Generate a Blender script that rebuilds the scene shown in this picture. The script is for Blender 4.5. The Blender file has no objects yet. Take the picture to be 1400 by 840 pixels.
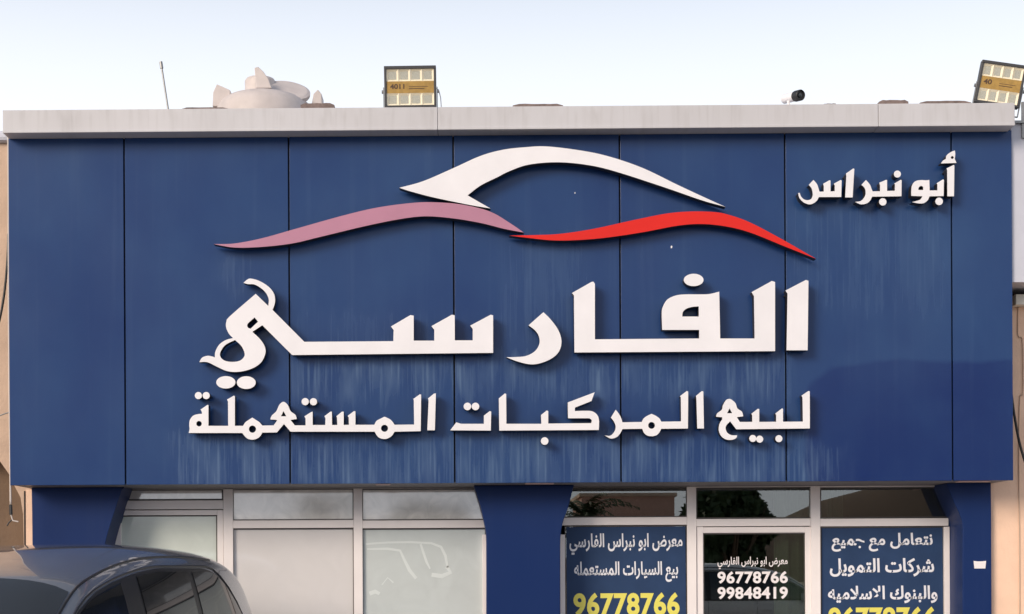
import bpy, math, random
from mathutils import Vector, Matrix
from mathutils.geometry import tessellate_polygon
random.seed(7)
S = bpy.context.scene
COL = S.collection
R = math.radians

# ------------------------------------------------------------------ camera, world, sun, exposure
CAM = Vector((0.0, -11.0, 1.75))
FPX, PPX, PPY, ROLL = 2037.0, 650.0, 780.0, 0.005     # focal length and principal point of the photograph
cam = bpy.data.objects.new('camera', bpy.data.cameras.new('camera'))
COL.objects.link(cam)
cam.data.sensor_width = 36.0
cam.data.lens = 36.0 * FPX / 1400.0
cam.data.shift_x = (700 - PPX) / 1400.0
cam.data.shift_y = (PPY - 420) / 1400.0
cam.data.clip_start = 0.1
cam.data.clip_end = 3000
cam.matrix_world = Matrix.Translation(CAM) @ Matrix.Rotation(ROLL, 4, 'Y') @ Matrix.Rotation(R(90), 4, 'X')
S.camera = cam

SUN = Vector((-0.62, -0.70, 0.37)).normalized()
w = bpy.data.worlds.new('World'); S.world = w; w.use_nodes = True
nt = w.node_tree
bg = nt.nodes['Background']
sky = nt.nodes.new('ShaderNodeTexSky'); sky.sky_type = 'NISHITA'; sky.sun_disc = False
sky.sun_elevation = math.asin(SUN.z); sky.sun_rotation = math.atan2(SUN.x, SUN.y)
sky.altitude = 0; sky.air_density = 1.0; sky.dust_density = 3.0; sky.ozone_density = 1.0
bg.inputs[1].default_value = 0.11
# pale coastal haze: the same whitening towards the horizon all the way round
tc_ = nt.nodes.new('ShaderNodeTexCoord'); sp_ = nt.nodes.new('ShaderNodeSeparateXYZ'); nt.links.new(tc_.outputs['Generated'], sp_.inputs[0])
hz = nt.nodes.new('ShaderNodeMapRange'); hz.interpolation_type = 'SMOOTHSTEP'
hz.inputs[1].default_value = 0.25; hz.inputs[2].default_value = 0.52; hz.inputs[3].default_value = 1.0; hz.inputs[4].default_value = 0.12
nt.links.new(sp_.outputs['Z'], hz.inputs[0])
mxw = nt.nodes.new('ShaderNodeMix'); mxw.data_type = 'RGBA'; nt.links.new(hz.outputs[0], mxw.inputs[0]); nt.links.new(sky.outputs[0], mxw.inputs[6])
mxw.inputs[7].default_value = (0.77 / 0.11, 0.80 / 0.11, 0.86 / 0.11, 1)
nt.links.new(mxw.outputs[2], bg.inputs[0])
sl = bpy.data.lights.new('sun', 'SUN'); sl.energy = 1.85; sl.angle = R(22); sl.color = (1.0, 0.86, 0.72)
so = bpy.data.objects.new('sun', sl); COL.objects.link(so)
so.rotation_euler = SUN.to_track_quat('Z', 'Y').to_euler()
V = S.view_settings
V.view_transform = 'Standard'; V.look = 'None'; V.gamma = 1; V.exposure = 0.43
V.use_curve_mapping = False

# ------------------------------------------------------------------ helpers
def P(px, py, Y=0.0):
    """the point of the real plane y = Y that is seen at pixel (px, py) of the photograph"""
    x, z = (px - PPX) / FPX, (PPY - py) / FPX
    c, s = math.cos(ROLL), math.sin(ROLL)
    d = Vector((x * c + z * s, 1, -x * s + z * c))
    return CAM + d * (Y - CAM.y)

def X(px, Y=0.0, py=420): return P(px, py, Y).x
def Z(py, Y=0.0, px=650): return P(px, py, Y).z

def tag(o, label=None, cat=None, group=None, kind=None):
    if label: o['label'] = label
    if cat: o['category'] = cat
    if group: o['group'] = group
    if kind: o['kind'] = kind
    return o

def thing(name, label, cat, loc=(0, 0, 0), rz=0, group=None):
    o = bpy.data.objects.new(name, None); COL.objects.link(o)
    o.empty_display_size = 0.2
    o.location = loc; o.rotation_euler = (0, 0, rz)
    return tag(o, label, cat, group)

def world_loc(o):
    v = Vector(o.location)
    while o.parent: o = o.parent; v += Vector(o.location)
    return v

def obj(name, me, mats, parent=None, local=False, bevel=0, smooth=False):
    """link a mesh; vertices in world coordinates unless local"""
    if not isinstance(mats, (list, tuple)): mats = [mats]
    if not me.materials:
        for m in mats: me.materials.append(m)
    o = bpy.data.objects.new(name, me); COL.objects.link(o)
    if not local:
        vs = [v.co for v in me.vertices]
        c = Vector([(min(v[i] for v in vs) + max(v[i] for v in vs)) / 2 for i in range(3)])
        me.transform(Matrix.Translation(-c))
        o.location = c - (world_loc(parent) if parent else Vector((0, 0, 0)))
    if parent: o.parent = parent
    if smooth:
        for p in me.polygons: p.use_smooth = True
    if bevel:
        b = o.modifiers.new('bevel', 'BEVEL'); b.width = bevel; b.segments = 2; b.limit_method = 'ANGLE'; b.angle_limit = R(40)
    return o

class MB:
    def __init__(s): s.v = []; s.f = []; s.m = []
    def add(s, vs, fs, mi=0):
        n = len(s.v); s.v += [tuple(v) for v in vs]
        s.f += [tuple(n + i for i in f) for f in fs]; s.m += [mi] * len(fs); return s
    def box(s, x0, x1, y0, y1, z0, z1, mi=0, M=None):
        vs = [Vector((x, y, z)) for z in (z0, z1) for y in (y0, y1) for x in (x0, x1)]
        if M: vs = [M @ v for v in vs]
        return s.add(vs, [(0, 2, 3, 1), (4, 5, 7, 6), (0, 1, 5, 4), (2, 6, 7, 3), (0, 4, 6, 2), (1, 3, 7, 5)], mi)
    def prism(s, pts, y0, y1, mi=0):
        """outline in x,z (any order) extruded along y"""
        a = sum(pts[i][0] * pts[(i + 1) % len(pts)][1] - pts[(i + 1) % len(pts)][0] * pts[i][1] for i in range(len(pts)))
        if a < 0: pts = pts[::-1]
        n = len(pts)
        vs = [(p[0], y0, p[1]) for p in pts] + [(p[0], y1, p[1]) for p in pts]
        tri = tessellate_polygon([[Vector((p[0], p[1], 0)) for p in pts]])
        fs = []
        for q in tri:
            A_, B_, C_ = (pts[k] for k in q)
            if (B_[0] - A_[0]) * (C_[1] - A_[1]) - (C_[0] - A_[0]) * (B_[1] - A_[1]) < 0: q = q[::-1]
            fs += [tuple(q), tuple(k + n for k in q[::-1])]
        fs += [(i, i + n, (i + 1) % n + n, (i + 1) % n) for i in range(n)]
        return s.add(vs, fs, mi)
    def tube(s, path, r, k=8, mi=0, caps=True):
        path = [Vector(p) for p in path]; n = len(path)
        rr = r if isinstance(r, (list, tuple)) else [r] * n
        ring = []
        up = Vector((0.13, 0.31, 0.94))
        for i, p in enumerate(path):
            t = (path[min(i + 1, n - 1)] - path[max(i - 1, 0)]).normalized()
            a = t.cross(up)
            if a.length < 0.05: a = t.cross(Vector((1, 0, 0)))
            a.normalize(); b = t.cross(a)
            ring.append([p + (a * math.cos(2 * math.pi * j / k) + b * math.sin(2 * math.pi * j / k)) * rr[i] for j in range(k)])
        vs = [v for q in ring for v in q]
        fs = [(i * k + j, i * k + (j + 1) % k, (i + 1) * k + (j + 1) % k, (i + 1) * k + j) for i in range(n - 1) for j in range(k)]
        if caps: fs += [tuple(range(k - 1, -1, -1)), tuple((n - 1) * k + j for j in range(k))]
        return s.add(vs, fs, mi)
    def lathe(s, prof, c, k=32, mi=0, M=None):
        c = Vector(c); vs = []
        for r, z in prof:
            for j in range(k):
                v = Vector((r * math.cos(2 * math.pi * j / k), r * math.sin(2 * math.pi * j / k), z))
                vs.append((M @ v if M else v) + c)
        n = len(prof)
        fs = [(i * k + j, i * k + (j + 1) % k, (i + 1) * k + (j + 1) % k, (i + 1) * k + j) for i in range(n - 1) for j in range(k)]
        fs += [tuple(range(k - 1, -1, -1)), tuple((n - 1) * k + j for j in range(k))]
        return s.add(vs, fs, mi)
    def mesh(s, name='mesh'):
        me = bpy.data.meshes.new(name); me.from_pydata(s.v, [], s.f)
        me.polygons.foreach_set('material_index', s.m); me.validate(); me.update(); return me
    def build(s, name, mats, parent=None, **k): return obj(name, s.mesh(name), mats, parent, **k)

# ------------------------------------------------------------------ materials
def mat(name, col, rough=0.5, metal=0.0, spec=0.5, coat=0.0, var=0.0, vscale=6.0, bump=0.0, bscale=40.0, coat_rough=0.03):
    m = bpy.data.materials.new(name); m.use_nodes = True
    n = m.node_tree.nodes; l = m.node_tree.links; b = n['Principled BSDF']
    b.inputs['Base Color'].default_value = (*col, 1); b.inputs['Roughness'].default_value = rough
    b.inputs['Metallic'].default_value = metal; b.inputs['Specular IOR Level'].default_value = spec
    b.inputs['Coat Weight'].default_value = coat; b.inputs['Coat Roughness'].default_value = coat_rough
    g = n.new('ShaderNodeNewGeometry')
    if var:
        t = n.new('ShaderNodeTexNoise'); t.inputs['Scale'].default_value = vscale; t.inputs['Detail'].default_value = 6
        l.new(g.outputs['Position'], t.inputs['Vector'])
        r = n.new('ShaderNodeMapRange'); r.inputs[1].default_value = 0.3; r.inputs[2].default_value = 0.7
        r.inputs[3].default_value = 1 - var; r.inputs[4].default_value = 1 + var
        l.new(t.outputs['Fac'], r.inputs[0])
        x = n.new('ShaderNodeMix'); x.data_type = 'RGBA'; x.blend_type = 'MULTIPLY'; x.inputs[0].default_value = 1
        x.inputs[6].default_value = (*col, 1); l.new(r.outputs[0], x.inputs[7]); l.new(x.outputs[2], b.inputs['Base Color'])
    if bump:
        t = n.new('ShaderNodeTexNoise'); t.inputs['Scale'].default_value = bscale; t.inputs['Detail'].default_value = 4
        l.new(g.outputs['Position'], t.inputs['Vector'])
        u = n.new('ShaderNodeBump'); u.inputs['Strength'].default_value = bump; u.inputs['Distance'].default_value = 0.01
        l.new(t.outputs['Fac'], u.inputs['Height']); l.new(u.outputs[0], b.inputs['Normal'])
    return m

def streaky(name, base, dust, bands, rough=0.22, amount=0.5, base_dust=0.08, warp=0.35, spec=0.5, fine=1.0, veil=0.0, wiped=None):
    """painted panel with vertical rain streaks of dust; bands = [(z_top, z_bottom, x0, x1, strength)]"""
    m = bpy.data.materials.new(name); m.use_nodes = True
    n = m.node_tree.nodes; l = m.node_tree.links; b = n['Principled BSDF']
    g = n.new('ShaderNodeNewGeometry')
    sep = n.new('ShaderNodeSeparateXYZ'); l.new(g.outputs['Position'], sep.inputs[0])
    def noise(scale, sv, det=5, off=0):
        mp = n.new('ShaderNodeMapping'); mp.inputs['Scale'].default_value = sv; mp.inputs['Location'].default_value = (off, off, off)
        l.new(g.outputs['Position'], mp.inputs[0])
        t = n.new('ShaderNodeTexNoise'); t.inputs['Scale'].default_value = scale; t.inputs['Detail'].default_value = det
        l.new(mp.outputs[0], t.inputs['Vector']); return t.outputs['Fac']
    def rng(s, a, bb, c=0.0, d=1.0, smooth=False):
        r = n.new('ShaderNodeMapRange'); r.inputs[1].default_value = a; r.inputs[2].default_value = bb
        r.inputs[3].default_value = c; r.inputs[4].default_value = d
        if smooth: r.interpolation_type = 'SMOOTHSTEP'
        l.new(s, r.inputs[0]); return r.outputs[0]
    def mul(a, c, op='MULTIPLY', clamp=False):
        q = n.new('ShaderNodeMath'); q.operation = op; q.use_clamp = clamp
        for i, v in enumerate((a, c)):
            if isinstance(v, (int, float)): q.inputs[i].default_value = v
            else: l.new(v, q.inputs[i])
        return q.outputs[0]
    st = rng(noise(1.0, (42 * fine, 1, 1.5)), 0.50, 0.66)
    st2 = rng(noise(1.0, (7 * fine, 1, 1.6), off=7), 0.42, 0.72)
    streak = mul(mul(st, 0.55), mul(st2, 0.6), 'ADD', True)
    tot = None
    edge = noise(1.0, (14, 1, 2.0), off=3)
    zz = mul(sep.outputs['Z'], mul(mul(edge, 0.5, 'SUBTRACT'), 0.45), 'ADD')
    for (zt, zb, x0, x1, k) in bands:
        q = mul(rng(zz, zt + 0.05, zt - 0.05, smooth=True), rng(zz, zb - 0.10, zb + 0.12, smooth=True))
        q = mul(q, mul(rng(sep.outputs['X'], x0 - 0.1, x0 + 0.1, smooth=True), rng(sep.outputs['X'], x1 + 0.1, x1 - 0.1, smooth=True)))
        q = mul(mul(q, k), streak)
        tot = q if tot is None else mul(tot, q, 'ADD')
    smud = mul(rng(noise(0.9, (1.2, 1, 0.9), 4, 11), 0.35, 0.7), base_dust)
    fines = mul(rng(noise(1.0, (14, 1, 0.35), 5, 5), 0.55, 0.8), base_dust * 1.2)
    tot = mul(mul(tot, amount), mul(smud, fines, 'ADD'), 'ADD') if tot is not None else mul(smud, fines, 'ADD')
    if veil:                                  # an even film of dust, with one patch wiped clean
        vl = mul(rng(noise(1.0, (1.3, 1, 1.0), 7, 21), 0.3, 0.7, 0.62, 1.30), veil)
        vl = mul(vl, rng(noise(1.0, (5.0, 1, 2.2), 6, 41), 0.3, 0.7, 0.88, 1.14))
        oi = n.new('ShaderNodeObjectInfo'); vl = mul(vl, rng(oi.outputs['Random'], 0, 1, 0.86, 1.14))
        x0, z0, rr = wiped
        wob = mul(mul(noise(1.0, (1.3, 1, 1.6), 3, 31), 0.5, 'SUBTRACT'), 0.22)
        qa = mul(mul(x0 + rr, sep.outputs['X'], 'SUBTRACT'), 0.0, 'MAXIMUM')
        qb = mul(mul(sep.outputs['Z'], z0 - rr, 'SUBTRACT'), 0.0, 'MAXIMUM')
        dd = mul(mul(mul(mul(qa, qa), mul(qb, qb), 'ADD'), 0.5, 'POWER'), rr, 'SUBTRACT')
        dd = mul(dd, wob, 'ADD')
        clean = mul(rng(dd, -0.03, 0.03, 0.0, 1.0, smooth=True), rng(noise(1.0, (2.6, 1, 2.0), 6, 51), 0.42, 0.75, 0.02, 0.45), 'MAXIMUM')
        tot = mul(tot, rng(dd, -0.3, 0.0, 0.35, 1.0)); vtot = mul(vl, clean)
    tot = mul(tot, 1.0, 'MULTIPLY', True)
    x = n.new('ShaderNodeMix'); x.data_type = 'RGBA'; l.new(tot, x.inputs[0])
    x.inputs[6].default_value = (*base, 1); x.inputs[7].default_value = (*dust, 1)
    if veil:
        xv = n.new('ShaderNodeMix'); xv.data_type = 'RGBA'; l.new(vtot, xv.inputs[0]); xv.inputs[6].default_value = (*base, 1)
        xv.inputs[7].default_value = (0.10, 0.26, 0.46, 1); l.new(xv.outputs[2], x.inputs[6])
    l.new(x.outputs[2], b.inputs['Base Color'])
    l.new(mul(mul(tot, 0.8), rough, 'ADD', True), b.inputs['Roughness'])
    b.inputs['Specular IOR Level'].default_value = spec
    bp = n.new('ShaderNodeBump'); bp.inputs['Strength'].default_value = warp; bp.inputs['Distance'].default_value = 0.02
    l.new(noise(1.4, (1, 1, 1), 2, 2), bp.inputs['Height']); l.new(bp.outputs[0], b.inputs['Normal'])
    return m

def glass(name, tint, refl=0.12, rough=0.0):
    m = bpy.data.materials.new(name); m.use_nodes = True
    n = m.node_tree.nodes; l = m.node_tree.links; n.remove(n['Principled BSDF'])
    t = n.new('ShaderNodeBsdfTransparent'); t.inputs[0].default_value = (*tint, 1)
    gl = n.new('ShaderNodeBsdfGlossy'); gl.inputs['Roughness'].default_value = rough; gl.inputs[0].default_value = (1, 1, 1, 1)
    fr = n.new('ShaderNodeFresnel'); fr.inputs[0].default_value = 1.5
    ad = n.new('ShaderNodeMath'); ad.operation = 'ADD'; ad.inputs[1].default_value = refl - 0.04; ad.use_clamp = True
    l.new(fr.outputs[0], ad.inputs[0])
    mx = n.new('ShaderNodeMixShader'); l.new(ad.outputs[0], mx.inputs[0]); l.new(t.outputs[0], mx.inputs[1]); l.new(gl.outputs[0], mx.inputs[2])
    l.new(mx.outputs[0], n['Material Output'].inputs[0]); return m

BLUE = (0.004, 0.021, 0.116)
M = {}
M['fascia'] = streaky('fascia_blue', BLUE, (0.17, 0.27, 0.41),
    [(Z(488), Z(545), X(400), X(1075), 0.85), (Z(595), Z(668), X(235), X(1100), 0.85), (Z(283), Z(430), X(1075), X(1290), 0.30),
     (Z(330), Z(470), X(690), X(800), 0.33), (Z(352), Z(400), X(300), X(345), 0.4), (Z(612), Z(672), X(1095), X(1160), 0.9), (Z(430), Z(560), X(400), X(640), 0.15)],
    amount=0.46, base_dust=0.05, warp=0.22, spec=0.27, veil=0.10, wiped=(X(1100), Z(494, px=1250), 0.28))
M['pillar'] = streaky('pillar_blue', (0.007, 0.025, 0.110), (0.12, 0.15, 0.22), [], rough=0.38, base_dust=0.03, warp=0.05, spec=0.15)
M['joint'] = mat('joint_black', (0.012, 0.013, 0.018), 0.8)
M['cap'] = streaky('cap_paint', (0.58, 0.57, 0.59), (0.30, 0.28, 0.27), [(Z(146, -.15), Z(172, -.15), -5, 5, 0.55)], rough=0.45, amount=0.45, base_dust=0.16, warp=0.15, fine=0.7)
M['letter'] = mat('letter_face', (0.815, 0.795, 0.815), 0.45, var=0.035, vscale=5)
M['letter_side'] = mat('letter_return', (0.022, 0.020, 0.022), 0.45)
M['pink'] = mat('faded_pink', (0.45, 0.20, 0.29), 0.5, var=0.06, vscale=3)
M['red'] = mat('sign_red', (0.70, 0.020, 0.014), 0.55, var=0.05, vscale=3, spec=0.25)
M['frame'] = mat('aluminium_frame', (0.86, 0.80, 0.785), 0.35, var=0.03)
M['frame_dark'] = mat('gasket', (0.10, 0.09, 0.09), 0.7)
M['clear'] = glass('clear_glass', (0.66, 0.70, 0.66), 0.13)
M['poster'] = mat('poster_vinyl', (0.024, 0.052, 0.125), 0.55, var=0.10, vscale=5, spec=0.2)
M['ink_white'] = mat('print_white', (0.80, 0.80, 0.85), 0.5)
M['ink_yellow'] = mat('print_yellow', (0.80, 0.72, 0.13), 0.5)
M['vinyl_white'] = mat('vinyl_white', (0.85, 0.80, 0.80), 0.4)
M['peach'] = mat('peach_render', (0.86, 0.59, 0.43), 0.85, var=0.07, vscale=4, bump=0.3, bscale=60)
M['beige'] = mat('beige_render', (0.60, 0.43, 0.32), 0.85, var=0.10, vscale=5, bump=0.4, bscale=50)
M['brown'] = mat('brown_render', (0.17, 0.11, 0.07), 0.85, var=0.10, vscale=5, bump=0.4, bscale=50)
M['lavender'] = mat('pale_grey_cladding', (0.56, 0.57, 0.64), 0.6, var=0.03)
M['white_stone'] = mat('white_coping', (0.75, 0.72, 0.64), 0.7, var=0.05)
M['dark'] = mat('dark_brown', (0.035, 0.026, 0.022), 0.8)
M['black'] = mat('black_rubber', (0.02, 0.02, 0.022), 0.5)
M['cable_white'] = mat('cable_white', (0.62, 0.56, 0.52), 0.6)
M['steel'] = mat('galvanised_steel', (0.28, 0.28, 0.28), 0.45, metal=0.6)
M['housing'] = mat('floodlight_housing', (0.045, 0.045, 0.048), 0.5)
M['reflector'] = mat('led_reflector', (0.84, 0.76, 0.58), 0.35, var=0.05, vscale=60)
M['led'] = mat('led_chip', (0.42, 0.42, 0.36), 0.5, var=0.15, vscale=150)
M['gold'] = mat('gold_band', (0.40, 0.24, 0.055), 0.35, var=0.15, vscale=40)
M['brownink'] = mat('dark_print', (0.08, 0.04, 0.02), 0.5)
M['tank'] = mat('tank_plastic', (0.58, 0.52, 0.50), 0.55, var=0.08, vscale=8, bump=0.15, bscale=12)
M['stone'] = mat('stone_block', (0.20, 0.15, 0.135), 0.9, var=0.25, vscale=18, bump=0.6, bscale=60)
M['roofing'] = mat('roofing', (0.30, 0.27, 0.24), 0.9, var=0.1)
M['soffit'] = mat('soffit_panel', (0.20, 0.19, 0.20), 0.6)
M['lampglass'] = mat('lamp_diffuser', (0.75, 0.53, 0.48), 0.4)
M['bounce_ground'] = mat('pale_bounce_ground', (0.27, 0.25, 0.23), 0.9, var=0.2, vscale=2, bump=0.5, bscale=80)  # unseen lot and road, paled to bounce light into the window recess
M['pale_bounce_paving'] = mat('pale_bounce_paving', (0.48, 0.44, 0.40), 0.85, var=0.12, vscale=3)  # unseen pavement, also paled for bounce light
M['paint_line'] = mat('road_paint', (0.7, 0.7, 0.66), 0.7, var=0.1, vscale=6)
M['sand'] = mat('sand_ground', (0.36, 0.28, 0.20), 0.95, var=0.12, vscale=0.4)
M['curtain'] = mat('green_curtain', (0.30, 0.36, 0.25), 0.9, var=0.06, vscale=10)
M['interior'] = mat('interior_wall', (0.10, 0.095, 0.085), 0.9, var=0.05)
M['plaster_pink'] = mat('pink_plaster', (0.60, 0.36, 0.28), 0.9, var=0.08)
M['window_dark'] = mat('window_dark', (0.02, 0.025, 0.03), 0.1)
M['bark'] = mat('bark', (0.13, 0.09, 0.06), 0.95, var=0.25, vscale=12)
M['leaf'] = mat('foliage', (0.045, 0.075, 0.028), 0.7, var=0.35, vscale=1.2)
M['leaf_palm'] = mat('palm_foliage', (0.05, 0.085, 0.03), 0.6, var=0.3, vscale=3)
M['wood'] = mat('desk_wood', (0.14, 0.07, 0.035), 0.5, var=0.2)

def film(name, col, amt=0.12):
    """glass with a translucent film behind it: soft body colour, faint mottling that imitates reflected shapes, clear reflections"""
    m = mat(name, col, 0.06, spec=0.9, var=amt, vscale=4.0)
    n = m.node_tree.nodes; l = m.node_tree.links
    t = [q for q in n if q.type == 'TEX_NOISE'][0]
    t.inputs['Distortion'].default_value = 1.5; t.inputs['Detail'].default_value = 8
    return m
M['film_green'] = film('film_green', (0.68, 0.74, 0.69), 0.05)
M['film_grey'] = film('film_grey', (0.70, 0.68, 0.68), 0.02)
M['film_cool'] = film('film_cool', (0.58, 0.63, 0.63), 0.05)
M['film_top'] = film('film_top', (0.84, 0.81, 0.77), 0.13)  # mottling painted in for the patterns reflected by the upper panes
M['film_top'].node_tree.nodes['Principled BSDF'].inputs['IOR'].default_value = 2.0
M['film_top'].node_tree.nodes['Noise Texture'].inputs['Scale'].default_value = 7

# ------------------------------------------------------------------ outline tracing for the cut-out letters
FR = dict(A=(260, 370, 4.943), B=(380, 410, 4.375), C=(680, 370, 6.0), D=(890, 370, 6.0), E=(250, 530, 7.778), F=(400, 530, 6.667),
          G=(610, 530, 6.364), H=(810, 530, 8.235), I=(960, 530, 8.75), J=(1080, 200, 9.336), K=(1210, 200, 9.333),
          L=(280, 180, 3.182), N=(680, 180, 3.043))
def outline(s, Y):
    """'@A x,y ~x,y' : corner points and (with ~) smooth points in the frame of one survey sheet"""
    fr = None; pts = []
    for tok in s.split():
        if tok[0] == '@': fr = FR[tok[1]]; continue
        sm = tok[0] == '~'
        u, v = map(float, tok.lstrip('~').split(','))
        p = P(fr[0] + u / fr[2], fr[1] + v / fr[2], Y)
        pts.append((Vector((p.x, p.z)), sm))
    out = []; n = len(pts)
    for i in range(n):
        (p1, s1), (p2, s2) = pts[i], pts[(i + 1) % n]
        out.append(p1)
        if not (s1 or s2): continue
        p0 = pts[i - 1][0] if s1 else p1
        p3 = pts[(i + 2) % n][0] if s2 else p2
        t1 = (p2 - p0) * (0.5 if s1 else 1.0) if s1 else (p2 - p1) * 0.9
        t2 = (p3 - p1) * 0.5 if s2 else (p2 - p1) * 0.9
        k = 6
        for j in range(1, k):
            t = j / k
            h00 = 2*t**3 - 3*t**2 + 1; h10 = t**3 - 2*t**2 + t; h01 = -2*t**3 + 3*t**2; h11 = t**3 - t**2
            out.append(p1 * h00 + t1 * h10 + p2 * h01 + t2 * h11)
    return out
def ell(fr, u, v, rx, ry, Y, k=28):
    f = FR[fr]; c = P(f[0] + u / f[2], f[1] + v / f[2], Y); sc = (Y - CAM.y) / FPX / f[2]
    return [Vector((c.x + rx * sc * math.cos(2 * math.pi * j / k), c.z + ry * sc * math.sin(2 * math.pi * j / k))) for j in range(k)]

def cutout(name, loops, face, yf, depth, parent):
    """loops: outlines in x,z on the plane y = yf; the sheet is 'depth' thick behind it"""
    cu = bpy.data.curves.new('tmp', 'CURVE'); cu.dimensions = '2D'; cu.fill_mode = 'BOTH'; cu.extrude = depth / 2
    for lp in loops:
        s = cu.splines.new('POLY'); s.points.add(len(lp) - 1)
        for q, p in zip(s.points, lp): q.co = (p[0], p[1], 0, 1)
        s.use_cyclic_u = True
    o = bpy.data.objects.new('tmp', cu); COL.objects.link(o)
    bpy.context.view_layer.update()
    me = bpy.data.meshes.new_from_object(o.evaluated_get(bpy.context.evaluated_depsgraph_get()))
    bpy.data.objects.remove(o); bpy.data.curves.remove(cu)
    me.transform(Matrix.Translation((0, yf + depth / 2, 0)) @ Matrix.Rotation(R(90), 4, 'X'))
    me.materials.clear(); me.materials.append(face); me.materials.append(M['letter_side']); me.update()
    for p in me.polygons:
        p.material_index = 0 if abs(p.normal.y) > 0.7 and p.center.y < yf + depth * 0.5 else 1
    return obj(name, me, [face, M['letter_side']], parent)

# ------------------------------------------------------------------ text (Arabic presentation forms, shaped here)
FORMS = {'ا': 0xFE8D, 'ب': 0xFE8F, 'ت': 0xFE95, 'ج': 0xFE9D, 'ر': 0xFEAD, 'س': 0xFEB1, 'ش': 0xFEB5, 'ض': 0xFEBD, 'ع': 0xFEC9,
         'ف': 0xFED1, 'ك': 0xFED9, 'ل': 0xFEDD, 'م': 0xFEE1, 'ن': 0xFEE5, 'ه': 0xFEE9, 'و': 0xFEED, 'ي': 0xFEF1}
RIGHT_ONLY = 'ارو'
def shape(t):
    out = []; t = t.replace('لا', '\u0001')
    for i, ch in enumerate(t):
        if ch == ' ': out.append(' '); continue
        prev = i > 0 and t[i - 1] != ' ' and t[i - 1] not in RIGHT_ONLY + '\u0001'
        nxt = i + 1 < len(t) and t[i + 1] != ' '
        if ch == '\u0001': out.append(chr(0xFEFC if prev else 0xFEFB)); continue
        b = FORMS[ch]
        if ch in RIGHT_ONLY: out.append(chr(b + (1 if prev else 0)))
        else: out.append(chr(b + (3 if prev and nxt else 1 if prev else 2 if nxt else 0)))
    return ''.join(reversed(out))
def text(name, body, x0, x1, yt, yb, Y, mt, parent, bold=0.02, thick=0.0012):
    """lettering fitted to the rectangle it fills on the plane y = Y"""
    cu = bpy.data.curves.new('tmp', 'FONT'); cu.body = body; cu.offset = bold; cu.resolution_u = 4; cu.extrude = 0.01
    cu.space_character = 1.0 if ord(body[0]) > 255 else 1.06
    o = bpy.data.objects.new('tmp', cu); COL.objects.link(o); bpy.context.view_layer.update()
    me = bpy.data.meshes.new_from_object(o.evaluated_get(bpy.context.evaluated_depsgraph_get()))
    bpy.data.objects.remove(o); bpy.data.curves.remove(cu)
    xs = [v.co.x for v in me.vertices]; ys = [v.co.y for v in me.vertices]
    a, b = P(x0, yb, Y), P(x1, yt, Y)
    cx, cy = (b.x - a.x) / (max(xs) - min(xs)), (b.z - a.z) / (max(ys) - min(ys))
    for v in me.vertices:
        v.co = Vector((a.x + (v.co.x - min(xs)) * cx, Y - (v.co.z + 0.01) / 0.02 * thick, a.z + (v.co.y - min(ys)) * cy))
    me.materials.clear(); me.update()
    return obj(name, me, mt, parent)

# ------------------------------------------------------------------ ground and surroundings
def sheet(name, x0, x1, y0, y1, z, m):
    me = MB().add([(x0, y0, z), (x1, y0, z), (x1, y1, z), (x0, y1, z)], [(0, 1, 2, 3)]).mesh(name)
    return tag(obj(name, me, m), kind='structure')
sheet('ground', -900, 900, -900, 900, -0.03, M['sand'])
sheet('unseen_parking_lot', -40, 40, -24, -1.6, -0.022, M['bounce_ground'])
sheet('unseen_road', -200, 200, -37, -27, -0.018, M['bounce_ground'])
tag(MB().box(-30, 30, -1.6, 8, -0.16, 0.10).build('unseen_pavement', M['pale_bounce_paving'], bevel=0.01), kind='structure')
tag(MB().box(-30, 30, -1.75, -1.603, -0.16, 0.096).build('kerb', M['white_stone'], bevel=0.01), kind='structure')
lines = MB()
for i in range(-8, 9): lines.box(i * 2.7 - 0.05 + 0.6, i * 2.7 + 0.05 + 0.6, -6.9, -1.9, -0.03, -0.016)
tag(lines.build('parking_marking', M['paint_line']), kind='structure')

# ------------------------------------------------------------------ the shop building
YW, YF, YG = 0.30, 0.60, 0.63           # lower wall, window frame front, glass
GZ = 0.10
zt, zb = Z(184), Z(660.6)
zs = zb + 0.002                           # soffit height
shop = thing('shop_building', 'single-storey showroom with royal blue fascia, pale parapet cap and glazed shopfronts', 'building', (X(700), 0.3, 0))

joints = [12.6, 170.5, 395.6, 620.6, 848, 1074, 1301.6, 1384.2]
xj = [X(j) for j in joints]
for i in range(7):
    a = xj[i] + (0.006 if i else 0); b = xj[i + 1] - (0.006 if i < 6 else 0)
    MB().box(a, b, 0.0, 0.028, zb, zt + 0.01).build('fascia_panel', M['fascia'], shop, bevel=0.002)
MB().box(xj[0] + 0.012, xj[-1] - 0.012, 0.0285, YW + 0.4, zb + 0.012, zt + 0.012).build('fascia_frame', M['joint'], shop)
# soffit under the fascia, meeting the recessed wall
MB().box(xj[0] + 0.02, xj[-1] - 0.02, 0.030, YF + 0.35, zb + 0.001, zb + 0.010).build('soffit', M['soffit'], shop)
for (a, b) in ((514, 534), (718, 757), (1308, 1351)):
    MB().box(X(a, 0.1, 661), X(b, 0.1, 661), 0.045, 0.13, zb - 0.006, zb + 0.0005).build('soffit_light', M['lampglass'], shop, bevel=0.002)
for (px_, py_, r0) in ((786, 264, .006), (918, 338, .011)):
    c = P(px_, py_); k = 9
    MB().prism([(c.x + r0 * .6 * math.cos(6.283 * j / k) * (.8 + .4 * random.random()), c.z + r0 * math.sin(6.283 * j / k) * (.8 + .6 * random.random())) for j in range(k)], -.0015, -.0002).build('splash', M['letter'], shop)
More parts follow.
